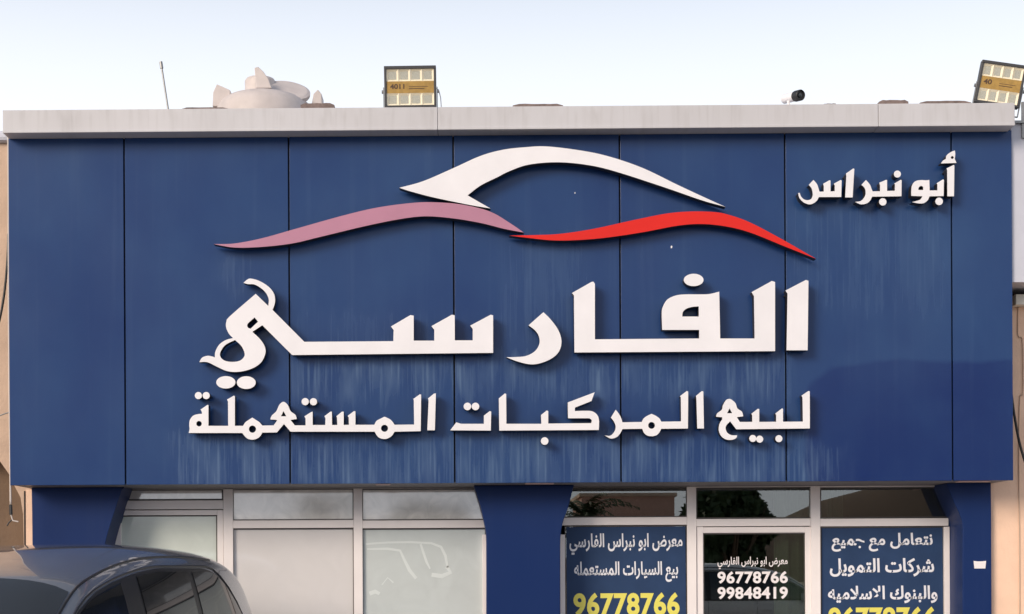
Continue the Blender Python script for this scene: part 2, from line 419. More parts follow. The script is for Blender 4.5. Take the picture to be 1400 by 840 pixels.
# parapet cap
CY = -0.15
cz0, cz1 = Z(178.8, CY), Z(147.6, CY)
cj = [X(3.5, CY, 165), X(598.5, CY, 165), X(1201, CY, 165), X(1387.5, CY, 158)]
for i in range(3):
    m = MB().box(cj[i] + (0.0015 if i else 0), cj[i + 1] - (0.0015 if i < 2 else 0), CY, 0.22, cz0, cz1)
    m.box(cj[i] + (0.0015 if i else 0), cj[i + 1] - (0.0015 if i < 2 else 0), CY - 0.007, CY - 0.0004, cz0 - 0.002, cz0 + 0.018)
    m.v = [(v[0], v[1], v[2] + 0.0024 * (v[0] - cj[0])) for v in m.v]      # the cap was fitted slightly out of level
    m.build('parapet_cap', M['cap'], shop, bevel=0.004)
MB().box(cj[0] + .02, cj[-1] - .02, 0.222, 9.0, 4.6, 4.95).build('roof', M['roofing'], shop)

def wpts(s, Y):                            # "x,y x,y" outline in photo pixels on plane Y
    o = []
    for t in s.split():
        x, y = map(float, t.split(',')); p = P(x, y, Y); o.append((p.x, p.z))
    return o
def curve_edge(pts, Y, k=5):
    """smooth a list of photo points"""
    q = [Vector(p) for p in wpts(pts, Y)]; out = []
    for i in range(len(q) - 1):
        p0 = q[max(i - 1, 0)]; p1 = q[i]; p2 = q[i + 1]; p3 = q[min(i + 2, len(q) - 1)]
        for j in range(k):
            t = j / k
            out.append(0.5 * ((2 * p1) + (p2 - p0) * t + (2 * p0 - 5 * p1 + 4 * p2 - p3) * t * t + (3 * p1 - p0 - 3 * p2 + p3) * t ** 3))
    out.append(q[-1]); return [(v.x, v.y) for v in out]
ztop = zb - 0.001
def pillar(left, right):
    l = curve_edge(left, YW) if left.count(',') > 1 else None
    return l
def mkpillar(left, right):
    L = curve_edge(left, YW); Rr = curve_edge(right, YW)
    L = [(L[0][0], ztop)] + L[1:] + [(L[-1][0], GZ)]
    Rr = [(Rr[0][0], ztop)] + Rr[1:] + [(Rr[-1][0], GZ)]
    MB().prism(L + Rr[::-1], YW, YG + 0.06).build('pillar', M['pillar'], shop, bevel=0.006)
mkpillar('43,662 44,720 45,840', '169,662 161,686 152.5,712 145,738 141.5,760 141,790 141,840')
mkpillar('647,662 656,690 661.5,713 664.5,731 665,760 665,840', '785,662 776.5,695 770,713 766.5,733 766,760 766,840')
mkpillar('1294,662 1305,688 1313,706 1316,720 1316,760 1316,840', '1355,662 1355.5,720 1356,840')
# side and back walls, interior of the two shops
xl, xr = X(45, YW), X(1354, YW)
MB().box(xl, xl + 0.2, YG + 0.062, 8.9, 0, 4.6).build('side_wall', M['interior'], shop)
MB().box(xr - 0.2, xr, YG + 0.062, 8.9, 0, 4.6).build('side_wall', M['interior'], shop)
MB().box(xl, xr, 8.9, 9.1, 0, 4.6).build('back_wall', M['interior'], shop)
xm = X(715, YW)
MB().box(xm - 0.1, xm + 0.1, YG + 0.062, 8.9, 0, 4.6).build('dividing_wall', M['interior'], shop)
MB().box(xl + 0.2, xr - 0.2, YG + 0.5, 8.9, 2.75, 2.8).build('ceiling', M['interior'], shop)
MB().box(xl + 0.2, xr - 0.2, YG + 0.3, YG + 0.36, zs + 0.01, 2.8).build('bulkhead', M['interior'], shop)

def bars(rects, Y=YF, d=0.07):
    m = MB()
    for (x0, x1, y0, y1) in rects:
        a, b = P(x0, y1, Y), P(x1, y0, Y)
        za = GZ if y1 >= 900 else a.z
        m.box(X(x0, Y, 740), X(x1, Y, 740), Y, Y + d, za, min(b.z, zb - 0.002))
    return m
def window(x0, x1, y0, y1, pane_mat, rects, name='window', d=0.07, Y=YF, inset=0):
    fr = bars(rects, Y, d).build(name, M['frame'], shop, bevel=0.003)
    a, b = P(x0, y1, YG), P(x1, y0, YG)
    za = GZ + 0.05 if y1 >= 900 else a.z
    pn = MB().box(X(x0, YG, 740), X(x1, YG, 740), YG, YG + 0.008, za, min(b.z, zb - 0.004)).build('pane', pane_mat, fr)
    gk = MB(); a = Vector((X(x0, YG, 740), 0, za)); b = Vector((X(x1, YG, 740), 0, min(b.z, zb - 0.004)))
    g = 0.006
    if x1 - x0 > 60:
        for q in ((a.x, a.x + g, a.z, b.z), (b.x - g, b.x, a.z, b.z), (a.x + g, b.x - g, b.z - g, b.z), (a.x + g, b.x - g, a.z, a.z + g)):
            gk.box(q[0], q[1], YG - 0.012, YG - 0.001, q[2], q[3])
        gk.build('gasket', M['frame_dark'], fr)
    return fr
# left shopfront
window(306, 308, 664, 665, M['film_top'], [(305.5, 318.5, 655, 900), (483.5, 495.5, 655, 900), (140, 305.3, 663, 668), (318.7, 483.3, 663, 668.5), (495.7, 668, 663, 668.5)], 'window_frame')
window(318.5, 483.5, 668.5, 711.5, M['film_top'], [(318.7, 483.3, 711, 722.6)])
window(495.5, 664, 668.5, 711.5, M['film_top'], [(495.7, 664, 711, 722.6)])
window(318.5, 483.5, 722.6, 900, M['film_grey'], [(318.7, 483.3, 1085, 1100)])
window(495.5, 664, 722.6, 900, M['film_cool'], [(495.7, 664, 1085, 1100), (659.5, 665.5, 731, 900)])
window(150, 305, 668, 684, M['film_top'], [(146, 305.2, 684, 697)])
fr = window(165, 297, 705, 900, M['film_green'], [(153.3, 165.5, 697.4, 900), (297, 305.2, 697.4, 900), (165.5, 297, 697.4, 705), (165.5, 297, 1075, 1100)], 'door', Y=YF + 0.012)
MB().box(X(290, YF), X(294, YF), YF - 0.05, YF - 0.03, 0.95, 1.25).build('handle', M['steel'], fr, bevel=0.003)
# right shopfront
window(941, 943, 664, 665, M['clear'], [(939.5, 952, 655, 900), (1108.8, 1121.5, 655, 900), (770, 939.3, 660, 666.5), (952.2, 1108.6, 660, 666.5), (1121.7, 1300, 660, 666.5)], 'window_frame')
window(768, 939.5, 666.5, 707.5, M['clear'], [(766, 939.3, 707, 718.5)])
window(952, 1109, 666.5, 709, M['clear'], [(952.2, 1108.6, 709, 720)])
window(1121.5, 1297, 666.5, 708.5, M['clear'], [(1121.7, 1297, 708.5, 720)])
window(772, 939.5, 718.5, 900, M['clear'], [(772.5, 939.3, 1085, 1100), (765.5, 772.3, 731, 900)])
window(1121.5, 1291, 720, 900, M['clear'], [(1121.7, 1291, 1085, 1100), (1291.2, 1298.5, 720.3, 900)])
fr = window(961, 1101, 729, 900, M['clear'], [(952.6, 961.3, 720.4, 900), (1100.7, 1108.4, 720.4, 900), (961.3, 1100.7, 720.4, 729), (961.3, 1100.7, 1075, 1100)], 'door', Y=YF + 0.012)
MB().tube([P(957, 800, YF - 0.04) + Vector((0, 0, dz)) for dz in (-0.85, -0.45)], 0.012).build('handle', M['steel'], fr)

# interior things of the right shop
def curtain(x0, x1, Y, zlo, zhi, label):
    n = 60; vs = []; fs = []
    for k in range(2):
        for i in range(n + 1):
            t = i / n
            vs.append((x0 + (x1 - x0) * t, Y + 0.025 * math.sin(t * (x1 - x0) * 55) + 0.01 * math.sin(t * 31), zlo if k == 0 else zhi))
    fs = [(i, i + 1, n + 2 + i, n + 1 + i) for i in range(n)]
    o = obj('curtain', MB().add(vs, fs).mesh('curtain'), M['curtain'], smooth=True)
    s = o.modifiers.new('s', 'SOLIDIFY'); s.thickness = 0.004
    return tag(o, label, 'curtain')
curtain(X(1058, 0.75), X(1112, 0.75), 0.78, 0.05, 2.39, 'pale green hanging curtain behind the right side of the glass door')
curtain(X(1118, 0.75), X(1152, 0.75), 0.80, 0.05, 2.39, 'pale green hanging curtain behind the right window, beside the mullion')
dk = thing('office_desk', 'dark wooden office desk inside the shop behind the glass door', 'desk', (X(1010, 3), 3.0, 0))
x0 = X(1010, 3)
MB().box(x0 - .8, x0 + .8, 2.6, 3.4, .72, .76).build('desktop', M['wood'], dk, bevel=.005)
for s in (-1, 1): MB().box(x0 + s * .75 - .03, x0 + s * .75 + .03, 2.65, 3.35, 0, .718).build('leg', M['wood'], dk)
MB().box(x0 - .7, x0 + .7, 2.7, 2.72, .2, .718).build('modesty_panel', M['wood'], dk)

# small white sticker on the right pillar
a, b = P(1331, 777.5, YW), P(1348, 767, YW)
tag(MB().prism([(a.x + .006, a.z), (b.x - .006, a.z), (b.x, b.z), (b.x - .03, b.z - .004), (a.x + .03, b.z - .004), (a.x, b.z)], YW - 0.004, YW - 0.0003).build('number_plate', M['vinyl_white']),
    'small blank white plate on the blue pillar at the right edge', 'plate')

# ------------------------------------------------------------------ sign letters and emblem
LY = -0.105; LD = 0.075                   # front plane and thickness of the letters (on stand-offs)
def studs(parent, pts):
    pass
def sign(root, name, loops, face=None, yf=LY, d=LD):
    lp = [outline(s, yf) if isinstance(s, str) else s for s in loops]
    o = cutout(name, lp, face or M['letter'], yf, d, root)
    # two stand-off pins behind each piece
    xs = [p[0] for p in lp[0]]; zs_ = [p[1] for p in lp[0]]
    p = lp[0][0].lerp(lp[0][len(lp[0]) // 2], 0.06)
    MB().tube([(p.x, yf + d + 0.0005, p.y), (p.x, -0.0005, p.y)], 0.006).build('stand_off', M['letter_side'], o)
    return o
def E_(f, u, v, rx, ry=None): return ell(f, u, v, rx, ry or rx, LY)

t = thing('emblem_sign', 'car-shaped emblem of white, faded pink and red swooshes on the blue fascia', 'sign', (X(705), 0, Z(280)))
sign(t, 'pink_swoosh', ['@L 38,490 ~130,487 ~250,464 ~400,422 ~600,366 ~750,331 ~900,311 ~1000,308 ~1120,318 ~1240,348 ~1330,400 1388,440 ~1300,423 ~1200,398 ~1080,378 ~960,369 ~850,381 ~700,411 ~500,459 ~380,487 ~250,502 ~130,505'], M['pink'])
sign(t, 'white_swoosh', ['@L 846,245 ~950,216 ~1080,160 ~1200,106 ~1300,79 @N ~122,65 ~200,62 ~320,75 ~450,100 ~600,150 ~750,222 ~870,278 950,314 ~850,286 ~700,234 ~500,169 ~380,140 ~250,128 ~130,138 ~50,165 ~0,190 @L ~1200,235 1143,278 1243,335 ~1150,319 ~1000,288 ~900,262'], yf=LY - 0.004)
sign(t, 'red_swoosh', ['@N 50,433 ~150,431 ~260,426 ~400,405 ~560,370 ~700,342 ~800,333 ~900,335 ~960,346 ~1050,378 ~1180,446 1326,530 ~1200,480 ~1050,420 ~950,395 ~850,385 ~750,392 ~600,420 ~450,442 ~330,452 ~230,453 ~130,443'], M['red'], yf=LY + 0.003)

t = thing('main_lettering', 'large white Arabic sign lettering, biggest line in the middle of the blue fascia', 'sign', (X(690), 0, Z(450)))
sign(t, 'letter', ['@D 1103,165 1270,78 1292,84 1285,655 1112,655 1120,190'])
sign(t, 'letter', ['@C 612,185 772,94 ~788,93 800,110 800,565 @D 395,558 395,488 92,488 ~88,350 ~98,297 ~135,238 ~205,205 ~290,196 ~400,196 ~480,193 560,174 568,558 850,558 845,210 825,178 992,86 1018,95 1018,662 @C 632,673 628,205',
                   '@D 392,295 392,378 256,378 ~262,342 ~290,314 ~340,299'])
sign(t, 'dot', [E_('D', 350, 78, 81, 51)])
sign(t, 'letter', ['@C 378,342 ~440,405 ~500,490 ~526,580 ~505,665 ~440,725 ~340,764 ~260,769 ~160,745 74,712 ~160,710 ~240,700 ~310,660 ~345,600 ~340,540 ~310,492 256,450'])
sign(t, 'letter', ['@A 443,158 528,240 ~530,190 ~500,138 ~440,97 ~390,92 360,84 ~385,62 ~412,55 ~470,72 ~530,110 ~565,155 ~574,200 ~567,240 556,266 @B 158,252 690,248 692,182 676,160 792,92 812,95 812,245 935,245 935,180 918,158 1040,90 1057,93 1058,243 1165,243 1165,175 1150,155 1272,90 1287,93 1287,318 85,331 @A 487,370 420,415 ~470,462 ~503,512 ~508,560 ~480,620 ~420,662 ~330,685 ~250,680 ~180,650 ~130,625 ~100,618 62,620 ~80,590 ~115,577 ~148,581 167,588 ~170,550 ~195,503 ~240,471 290,457 ~262,428 ~243,385 ~245,345 ~270,308',
                   '@A 303,470 ~345,510 ~368,560 ~360,590 ~330,612 ~280,618 ~230,608 ~203,580 ~207,545 ~240,502', '@A 435,318 459,346 408,394 ~390,385 ~389,360'])
sign(t, 'dot', [E_('A', 241, 756, 65, 42)]); sign(t, 'dot', [E_('A', 379, 758, 64, 43)])

t = thing('lower_lettering', 'second, smaller line of white Arabic sign lettering low on the blue fascia', 'sign', (X(690), 0, Z(570)))
sign(t, 'letter', ['@I ~325,137 ~358,150 ~400,190 ~422,250 ~475,290 492,345 415,355 450,412 600,412 598,330 588,315 665,255 683,258 683,412 885,410 885,330 875,312 955,250 967,255 967,410 1205,408 1200,120 1188,98 1270,42 1287,45 1288,490 408,500 335,405 ~292,450 ~280,490 ~300,540 ~350,570 418,572 ~410,600 ~380,620 ~330,628 ~270,615 ~220,570 ~198,500 ~210,430 242,378 238,356 165,350 ~180,310 ~235,265 ~247,215 ~285,152',
                   '@I 328,250 358,308 298,308'])
for q in ((605, 610), (688, 618), (918, 612)): sign(t, 'dot', [E_('I', *q, 42)])
sign(t, 'letter', ['@H 1165,95 1232,40 1248,45 1255,462 1180,462 1170,125'])
sign(t, 'letter', ['@H 262,250 ~300,300 ~325,350 338,392 555,388 ~575,350 ~615,320 665,296 ~715,320 ~755,350 775,385 998,382 995,110 985,98 1062,40 1078,45 1075,462 775,465 ~750,510 ~715,540 ~665,549 ~615,540 ~580,510 560,465 338,468 ~310,520 ~270,560 ~205,575 138,540 ~190,545 ~225,525 ~255,480 ~260,430 ~240,380 207,340', E_('H', 665, 427, 38)])
sign(t, 'letter', ['@G 458,95 510,52 522,55 524,316 828,316 825,240 875,200 888,205 888,314 1262,310 ~1266,285 1248,268 1060,268 1058,130 1292,42 1264,118 1120,175 1120,205 ~1200,203 ~1270,207 ~1315,240 ~1330,290 1328,370 462,375'])
sign(t, 'letter', ['@G 35,373 88,303 130,316 328,316 328,245 380,205 392,210 388,375'])
for q in ((185, 165), (255, 165), (857, 466)): sign(t, 'dot', [E_('G', *q, 33)])
sign(t, 'letter', ['@F 1235,100 1290,55 1306,55 1297,390 1228,390 1240,120'])
sign(t, 'letter', ['@E 62,484 72,440 ~68,400 ~75,345 ~110,300 ~160,284 202,280 203,262 188,235 262,185 272,187 272,408 482,408 480,150 470,128 540,88 553,92 553,408 640,408 ~665,370 ~700,345 738,320 ~785,350 ~815,370 845,405 965,403 1000,355 998,345 930,340 ~945,300 ~995,250 ~1025,185 ~1070,152 ~1115,185 ~1145,250 ~1195,290 1212,335 1145,345 1190,403 1305,403 1305,330 1292,308 1362,262 '
                   '@F 183,220 183,342 298,342 300,280 290,262 345,220 358,220 360,342 408,342 405,275 400,262 450,220 466,220 466,342 514,340 512,275 503,258 560,215 573,218 573,340 745,340 ~765,305 ~800,285 838,266 ~880,285 ~905,305 930,340 1108,338 1105,115 1100,105 1160,62 1172,65 1168,398 930,403 ~905,440 ~870,463 ~838,470 ~800,463 ~770,440 748,403 '
                   '@E 1145,470 1075,388 1000,478 845,480 ~820,520 ~785,545 ~738,555 ~690,545 ~655,515 632,484',
                   E_('E', 740, 443, 38), E_('E', 172, 385, 29), '@E 1070,252 1100,306 1043,306', E_('F', 838, 372, 32)])
for q in ((165, 86), (248, 86)): sign(t, 'dot', [E_('E', *q, 38)])
for q in ((115, 129), (190, 130)): sign(t, 'dot', [E_('F', *q, 33)])

t = thing('name_lettering', 'small white Arabic name in the upper right corner of the blue fascia', 'sign', (X(1200), 0, Z(250)))
sign(t, 'letter', ['@J 105,600 125,597 ~140,640 ~180,680 ~225,690 ~270,675 ~290,630 ~285,570 ~270,530 240,495 300,432 ~345,485 ~365,540 378,582 432,580 432,510 425,480 505,435 518,440 518,578 572,576 572,505 560,480 648,432 660,440 655,650 370,650 ~340,700 ~290,735 ~235,742 ~170,715 ~120,660'])
sign(t, 'letter', ['@J 715,350 808,285 822,290 800,655 705,655 720,380'])
sign(t, 'letter', ['@J 970,432 ~1020,490 ~1040,540 1055,578 1150,576 1150,500 1140,468 1228,430 1240,435 1240,572 @K 125,570 127,490 118,478 200,430 212,435 210,640 @J 1050,645 ~1020,700 ~970,735 ~900,742 832,712 ~900,702 ~945,660 ~965,610 ~960,550 ~940,520 912,495'])
sign(t, 'letter', ['@K 565,432 570,565 668,565 668,490 658,475 738,425 752,430 748,638 568,640 ~545,690 ~500,725 ~440,732 345,715 ~400,700 ~450,682 478,640 335,635 ~335,570 ~345,500 ~385,450 ~450,434 ~520,436', '@K ~455,508 485,518 488,560 425,560 ~430,530'])
sign(t, 'letter', ['@K 785,285 875,240 885,245 880,640 795,640 793,310'])
sign(t, 'hamza', ['@K 890,55 ~896,100 890,165 912,215 712,221 ~740,185 775,165 ~785,120 ~830,82', E_('K', 858, 145, 18)])
sign(t, 'dot', [E_('J', 1185, 712, 47)]); sign(t, 'dot', [E_('K', 158, 357, 45)]); sign(t, 'dot', [E_('K', 690, 705, 48)])

# ------------------------------------------------------------------ posters on the glass and the door lettering
PY_ = YG - 0.003
def poster(label, x0, x1, yt):
    t = thing('window_poster', label, 'poster', (X((x0 + x1) / 2, PY_), PY_, 0.5))
    MB().box(X(x0, PY_, 780), X(x1, PY_, 780), PY_ - 0.0008, PY_ + 0.0015, 0.35, Z(yt, PY_, (x0 + x1) / 2)).build('vinyl_sheet', M['poster'], t)
    return t
ty = PY_ - 0.0012
p1 = poster('dark blue window poster, left of the glass door, two Arabic lines over a yellow number', 774.5, 937.5, 720.5)
text('lettering', shape('معرض ابو نبراس الفارسي'), 778.6, 933, 729, 759, ty, M['ink_white'], p1, 0.022)
text('lettering', shape('بيع السيارات المستعمله'), 785, 927, 767.5, 796.5, ty, M['ink_white'], p1, 0.022)
text('lettering', '96778766', 784, 929, 810, 843, ty, M['ink_yellow'], p1, 0.034)
p2 = poster('dark blue window poster, right of the glass door, three Arabic lines over a yellow number', 1123.5, 1289, 722)
text('lettering', shape('نتعامل مع جميع'), 1137, 1275, 728.5, 754.5, ty, M['ink_white'], p2, 0.026)
text('lettering', shape('شركات التمويل'), 1134.5, 1277, 763, 789, ty, M['ink_white'], p2, 0.026)
text('lettering', shape('والبنوك الاسلاميه'), 1132, 1281.5, 800.5, 825.5, ty, M['ink_white'], p2, 0.026)
text('lettering', '96778766', 1132.6, 1279.7, 829.5, 862, ty, M['ink_yellow'], p2, 0.034)
dl = thing('door_lettering', 'white vinyl lettering with two phone numbers on the dark glass door', 'lettering', (X(1030, ty), ty, 1.7))
text('lettering', shape('معرض ابو نبراس الفارسي'), 981, 1076.7, 761, 778.3, ty, M['vinyl_white'], dl, 0.016)
text('lettering', '96778766', 981, 1077, 781, 798.3, ty, M['vinyl_white'], dl, 0.032)
text('lettering', '99848419', 981, 1077, 802.4, 819.6, ty, M['vinyl_white'], dl, 0.032)

# ------------------------------------------------------------------ things on the roof
def floodlight(label, px, py, wpx, hpx, Y, tilt, rollz, yaw, group, word='4011'):
    """origin at the lamp centre; built square then turned"""
    c = P(px, py, Y); s = (Y - CAM.y) / FPX
    w_, h_ = wpx * s / 2, hpx * s / 2
    t = thing('floodlight', label, 'floodlight', c, 0, group)
    t.rotation_euler = (tilt, rollz, yaw)
    b = 0.022
    m = MB(); m.box(-w_, w_, 0.002, 0.05, -h_, h_)
    for i in range(9):
        x = -w_ * .85 + i * w_ * 1.7 / 8; m.box(x - .004, x + .004, .051, .085, -h_ * .8, h_ * .8)
    m.build('housing', M['housing'], t, local=True, bevel=0.003)
    m = MB(); m.box(-w_, w_, -0.02, 0.0, h_ - b, h_); m.box(-w_, w_, -0.02, 0.0, -h_, -h_ + b * .8)
    m.box(-w_, -w_ + b * .8, -0.0195, 0.0, -h_ + b * .8, h_ - b); m.box(w_ - b * .8, w_, -0.0195, 0.0, -h_ + b * .8, h_ - b)
    m.build('bezel', M['housing'], t, local=True, bevel=0.003)
    iw, z1, z0 = w_ - b * .8, h_ - b, -h_ + b * .8
    bh = (z1 - z0) * 0.33; mid = (z1 + z0) / 2
    MB().box(-iw, iw, -0.012, 0.0, mid - bh / 2, mid + bh / 2).build('gold_band', M['gold'], t, local=True)
    for row in (0, 1):
        za, zb_ = (mid + bh / 2, z1) if row == 0 else (z0, mid - bh / 2)
        for i in range(4):
            xa = -iw + i * iw / 2; xb = xa + iw / 2
            m = MB(); g = .015
            # a square funnel: sloped sides down to the chip
            o_ = [(xa, -.012, za), (xb, -.012, za), (xb, -.012, zb_), (xa, -.012, zb_)]
            i_ = [(xa + g, 0, za + g), (xb - g, 0, za + g), (xb - g, 0, zb_ - g), (xa + g, 0, zb_ - g)]
            m.add(o_ + i_, [(0, 1, 5, 4), (1, 2, 6, 5), (2, 3, 7, 6), (3, 0, 4, 7)])
            r_ = m.build('reflector', M['reflector'], t, local=True)
            MB().box(xa + g, xb - g, -.0015, .0015, za + g, zb_ - g).build('led_chip', M['led'], r_, local=True)
    # print on the gold band
    cu = bpy.data.curves.new('tmp', 'FONT'); cu.body = word; cu.offset = .0015; cu.extrude = .01; cu.size = bh * .55
    o = bpy.data.objects.new('tmp', cu); COL.objects.link(o); bpy.context.view_layer.update()
    me = bpy.data.meshes.new_from_object(o.evaluated_get(bpy.context.evaluated_depsgraph_get())); bpy.data.objects.remove(o)
    me.transform(Matrix.Translation((-iw * .85, -.0125, mid - bh * .12)) @ Matrix.Rotation(R(90), 4, 'X') @ Matrix.Diagonal((1.2, 1, .05, 1)))
    me.materials.clear(); obj('print', me, M['brownink'], t, local=True)
    MB().box(-.01, iw * .6, -.0128, -.0121, mid - bh * .16, mid - bh * .1).box(-.01, iw * .75, -.0128, -.0121, mid + bh * .02, mid + bh * .06).build('print', M['brownink'], t, local=True)
    m = MB()
    for sx in (-1, 1):
        m.box(sx * (w_ + .006) - .003, sx * (w_ + .006) + .003, -.005, .02, -h_ - .06, 0.0)
        m.lathe([(.0, -.008), (.013, -.008), (.013, .008), (0, .008)], (sx * (w_ + .012), .008, -.03), 12, M=Matrix.Rotation(R(90), 4, 'Y'))
    m.box(-w_ - .009, w_ + .009, -.005, .02, -h_ - .065, -h_ - .0605)
    m.build('bracket', M['steel'], t, local=True)
    return t
floodlight('square LED floodlight standing upright on the parapet above the emblem', 561, 119.5, 71, 56, -0.05, R(4), R(-0.6), R(0), 'LED floodlights on the parapet')
floodlight('LED floodlight tilted sideways at the right corner of the parapet', 1367.5, 115.5, 60, 57, 0.12, R(4), R(10.5), R(-6), 'LED floodlights on the parapet', '40')
tag(MB().tube([P(597, 121, 0), P(600, 124, 0), P(602.5, 134, 0), P(603.5, 149, 0)], 0.0035, 6).build('floodlight_cable', M['cable_white']), 'thin pale cable dropping from the upright floodlight to the parapet', 'cable')

t = thing('security_camera', 'white and black bullet security camera on the parapet near the right', 'camera', P(1090, 144, 0.0))
ax = Vector((0.42, -0.9, -0.14)).normalized(); c0 = P(1089.5, 131.5, -0.02)
q = ax.to_track_quat('Z', 'Y').to_matrix().to_4x4()
MB().lathe([(0, -.17), (.028, -.16), (.035, -.15), (.035, -.02), (.0, -.02)], c0, 24, M=q).build('camera_body', M['letter'], t, smooth=False)
MB().lathe([(0, -.0195), (.037, -.0195), (.040, -.01), (.040, .045), (.037, .050), (.034, .035), (0, .032)], c0, 24, M=q).build('hood', M['black'], t)
MB().lathe([(0, .033), (.018, .033), (.016, .040), (0, .042)], c0, 20, M=q).build('lens', M['window_dark'], t)
MB().tube([c0 + Vector((-.05, .06, -.02)), c0 + Vector((-.05, .05, -.06)), c0 + Vector((-.03, .04, -.075))], .011).build('mount_arm', M['letter'], t)
z0 = cz1
MB().box(c0.x - .06, c0.x - .0, -.02, .06, z0 + .0005, z0 + .010).build('mount_base', M['letter'], t, bevel=.003)

p0, p1_ = P(230, 151, 0.6), P(220, 86, 0.6)
t = thing('antenna_pole', 'thin leaning grey pole with a thickened tip on the roof at the left', 'pole', (p0.x, 0.6, 4.95))
MB().tube([p0 + (p0 - p1_) * .35, p0, p1_], .0075, 8).build('shaft', M['steel'], t)
MB().tube([p1_ - (p1_ - p0) * .12, p1_ + (p1_ - p0) * .02], .0125, 8).build('tip', M['steel'], t)

# water tank, its dome just above the parapet
TY = 3.6; sc = (TY - CAM.y) / FPX
tc = P(362, 150, TY)
t = thing('water_tank', 'cream plastic rooftop water tank with its lid tipped open, behind the parapet', 'water tank', (tc.x, TY, 4.95))
zt_ = P(362, 128, TY).z
r_ = 66 * sc
prof = [(0, 4.96), (r_ * 1.02, 4.96), (r_ * 1.02, tc.z - .45)] + [(r_ * 1.02, tc.z - .12), (r_ * 1.0, tc.z - .03), (r_ * .93, tc.z + .035), (r_ * .78, tc.z + .085), (r_ * .6, zt_ - .04), (r_ * .42, zt_ - .015), (0.15, zt_)]
MB().lathe([(a, b - 0) for a, b in prof], (tc.x, TY, 0), 48).build('tank_shell', M['tank'], t, smooth=True)
nx = P(356, 120, TY)
MB().lathe([(0, zt_ - .03), (21 * sc, zt_ - .03), (21 * sc, P(0, 114, TY).z), (19 * sc, P(0, 111, TY).z), (0, P(0, 111, TY).z)], (nx.x, TY, 0), 32).build('neck', M['tank'], t)
c = P(392, 123.5, TY - .1)
LM = Matrix.Rotation(R(12), 4, 'Y') @ Matrix.Rotation(R(38), 4, 'X')
MB().lathe([(0, -.035), (31 * sc, -.045), (32 * sc, -.03), (32 * sc, .0), (28 * sc, .012), (0, .022)], c, 32, M=LM).build('lid', M['tank'], t)
def wedge(pts, y0, y1, nm, mt, par): MB().prism([(P(x, y, TY).x, P(x, y, TY).z) for x, y in pts], y0, y1).build(nm, mt, par, bevel=.006)
wedge([(294, 152), (295, 133), (300, 122), (307, 125), (318, 130), (320, 152)], TY - .15, TY + .15, 'lug', M['tank'], t)
wedge([(427, 150), (430, 133), (436, 127), (441, 133), (442, 150)], TY - .1, TY + .1, 'lug', M['tank'], t)
wedge([(356, 134), (355, 120), (354, 107), (359, 105.5), (366, 112), (373, 122), (377, 134)], TY - .30, TY - .24, 'hinge_plate', M['tank'], t)

def stone(x0, x1, ytop, Y, label, cols=None):
    a, b = P(x0, ytop, Y), P(x1, ytop, Y)
    zl = cz1 + 0.0005 + 0.0024 * (a.x - cj[0]); n = 8; m = MB()
    top = [a.z - .004 * random.random() - (.012 if i in (0, n) else 0) for i in range(n + 1)]
    for i in range(n):
        xa, xb = a.x + (b.x - a.x) * i / n, a.x + (b.x - a.x) * (i + 1) / n
        m.add([(xa, Y, zl), (xb, Y, zl), (xb, Y, top[i + 1]), (xa, Y, top[i]), (xa, Y + .12, zl), (xb, Y + .12, zl), (xb, Y + .12, top[i + 1] + .004), (xa, Y + .12, top[i] + .003)],
              [(0, 1, 2, 3), (3, 2, 6, 7), (7, 6, 5, 4)] + ([(0, 3, 7, 4)] if i == 0 else []) + ([(1, 5, 6, 2)] if i == n - 1 else []))
    tag(m.build('stone_slab', M['stone']), label, 'stone slab', 'stone slabs lying on the parapet cap')
for s in ((247, 313, 146.8, 'long thin brown slab on the parapet, left of the water tank'), (411, 457, 141, 'dark brown slab on the parapet, right of the water tank'),
          (701, 770, 142, 'thin grey slab on the parapet, right of the upright floodlight'), (905, 930, 144.5, 'tiny thin slab on the parapet above the white swoosh tip'),
          (1124, 1145, 141.5, 'small slab on the parapet just right of the security camera'), (1202, 1242, 136.8, 'grey-brown slab on the parapet above the small name lettering'),
          (1258, 1328, 137.8, 'long slab on the parapet just left of the tilted floodlight')):
    stone(s[0], s[1], s[2], 0.05, s[3])

# ------------------------------------------------------------------ neighbours
# right: peach wall with a coping, a dark gap and a pale clad storey above
nb = thing('neighbour_building', 'peach rendered building at the right edge with pale cladding above a dark gap', 'building', (X(1500, .36), .36, 0))
NY = 0.36
MB().box(X(1340, NY), X(1340, NY) + 6, NY, NY + 6, 0, Z(418, NY)).build('wall', M['peach'], nb)
MB().box(X(1387.5, .28), X(1387.5, .28) + 6, .26, NY + 1, Z(417.5, .28, 1390), Z(403, .28, 1390)).build('coping', M['white_stone'], nb, bevel=.006)
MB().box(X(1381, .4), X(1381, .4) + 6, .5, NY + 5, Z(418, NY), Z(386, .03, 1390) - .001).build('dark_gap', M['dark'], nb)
MB().box(xj[-1] + .004, X(1376, .8) + 6, .03, NY + 5, Z(386, .03, 1390), Z(170, .03, 1390)).build('upper_cladding', M['lavender'], nb)
MB().box(cj[-1] + .004, X(1376, .78) + 6, .0, NY + 5, Z(170, .03, 1390) + .001, Z(166.5, .03, 1390)).build('edge_trim', M['steel'], nb)
MB().box(X(1398, .02), X(1398, .02) + .5, .01, .0297, Z(228, .8, 1390), Z(182, .8, 1390)).build('window', M['steel'], nb)
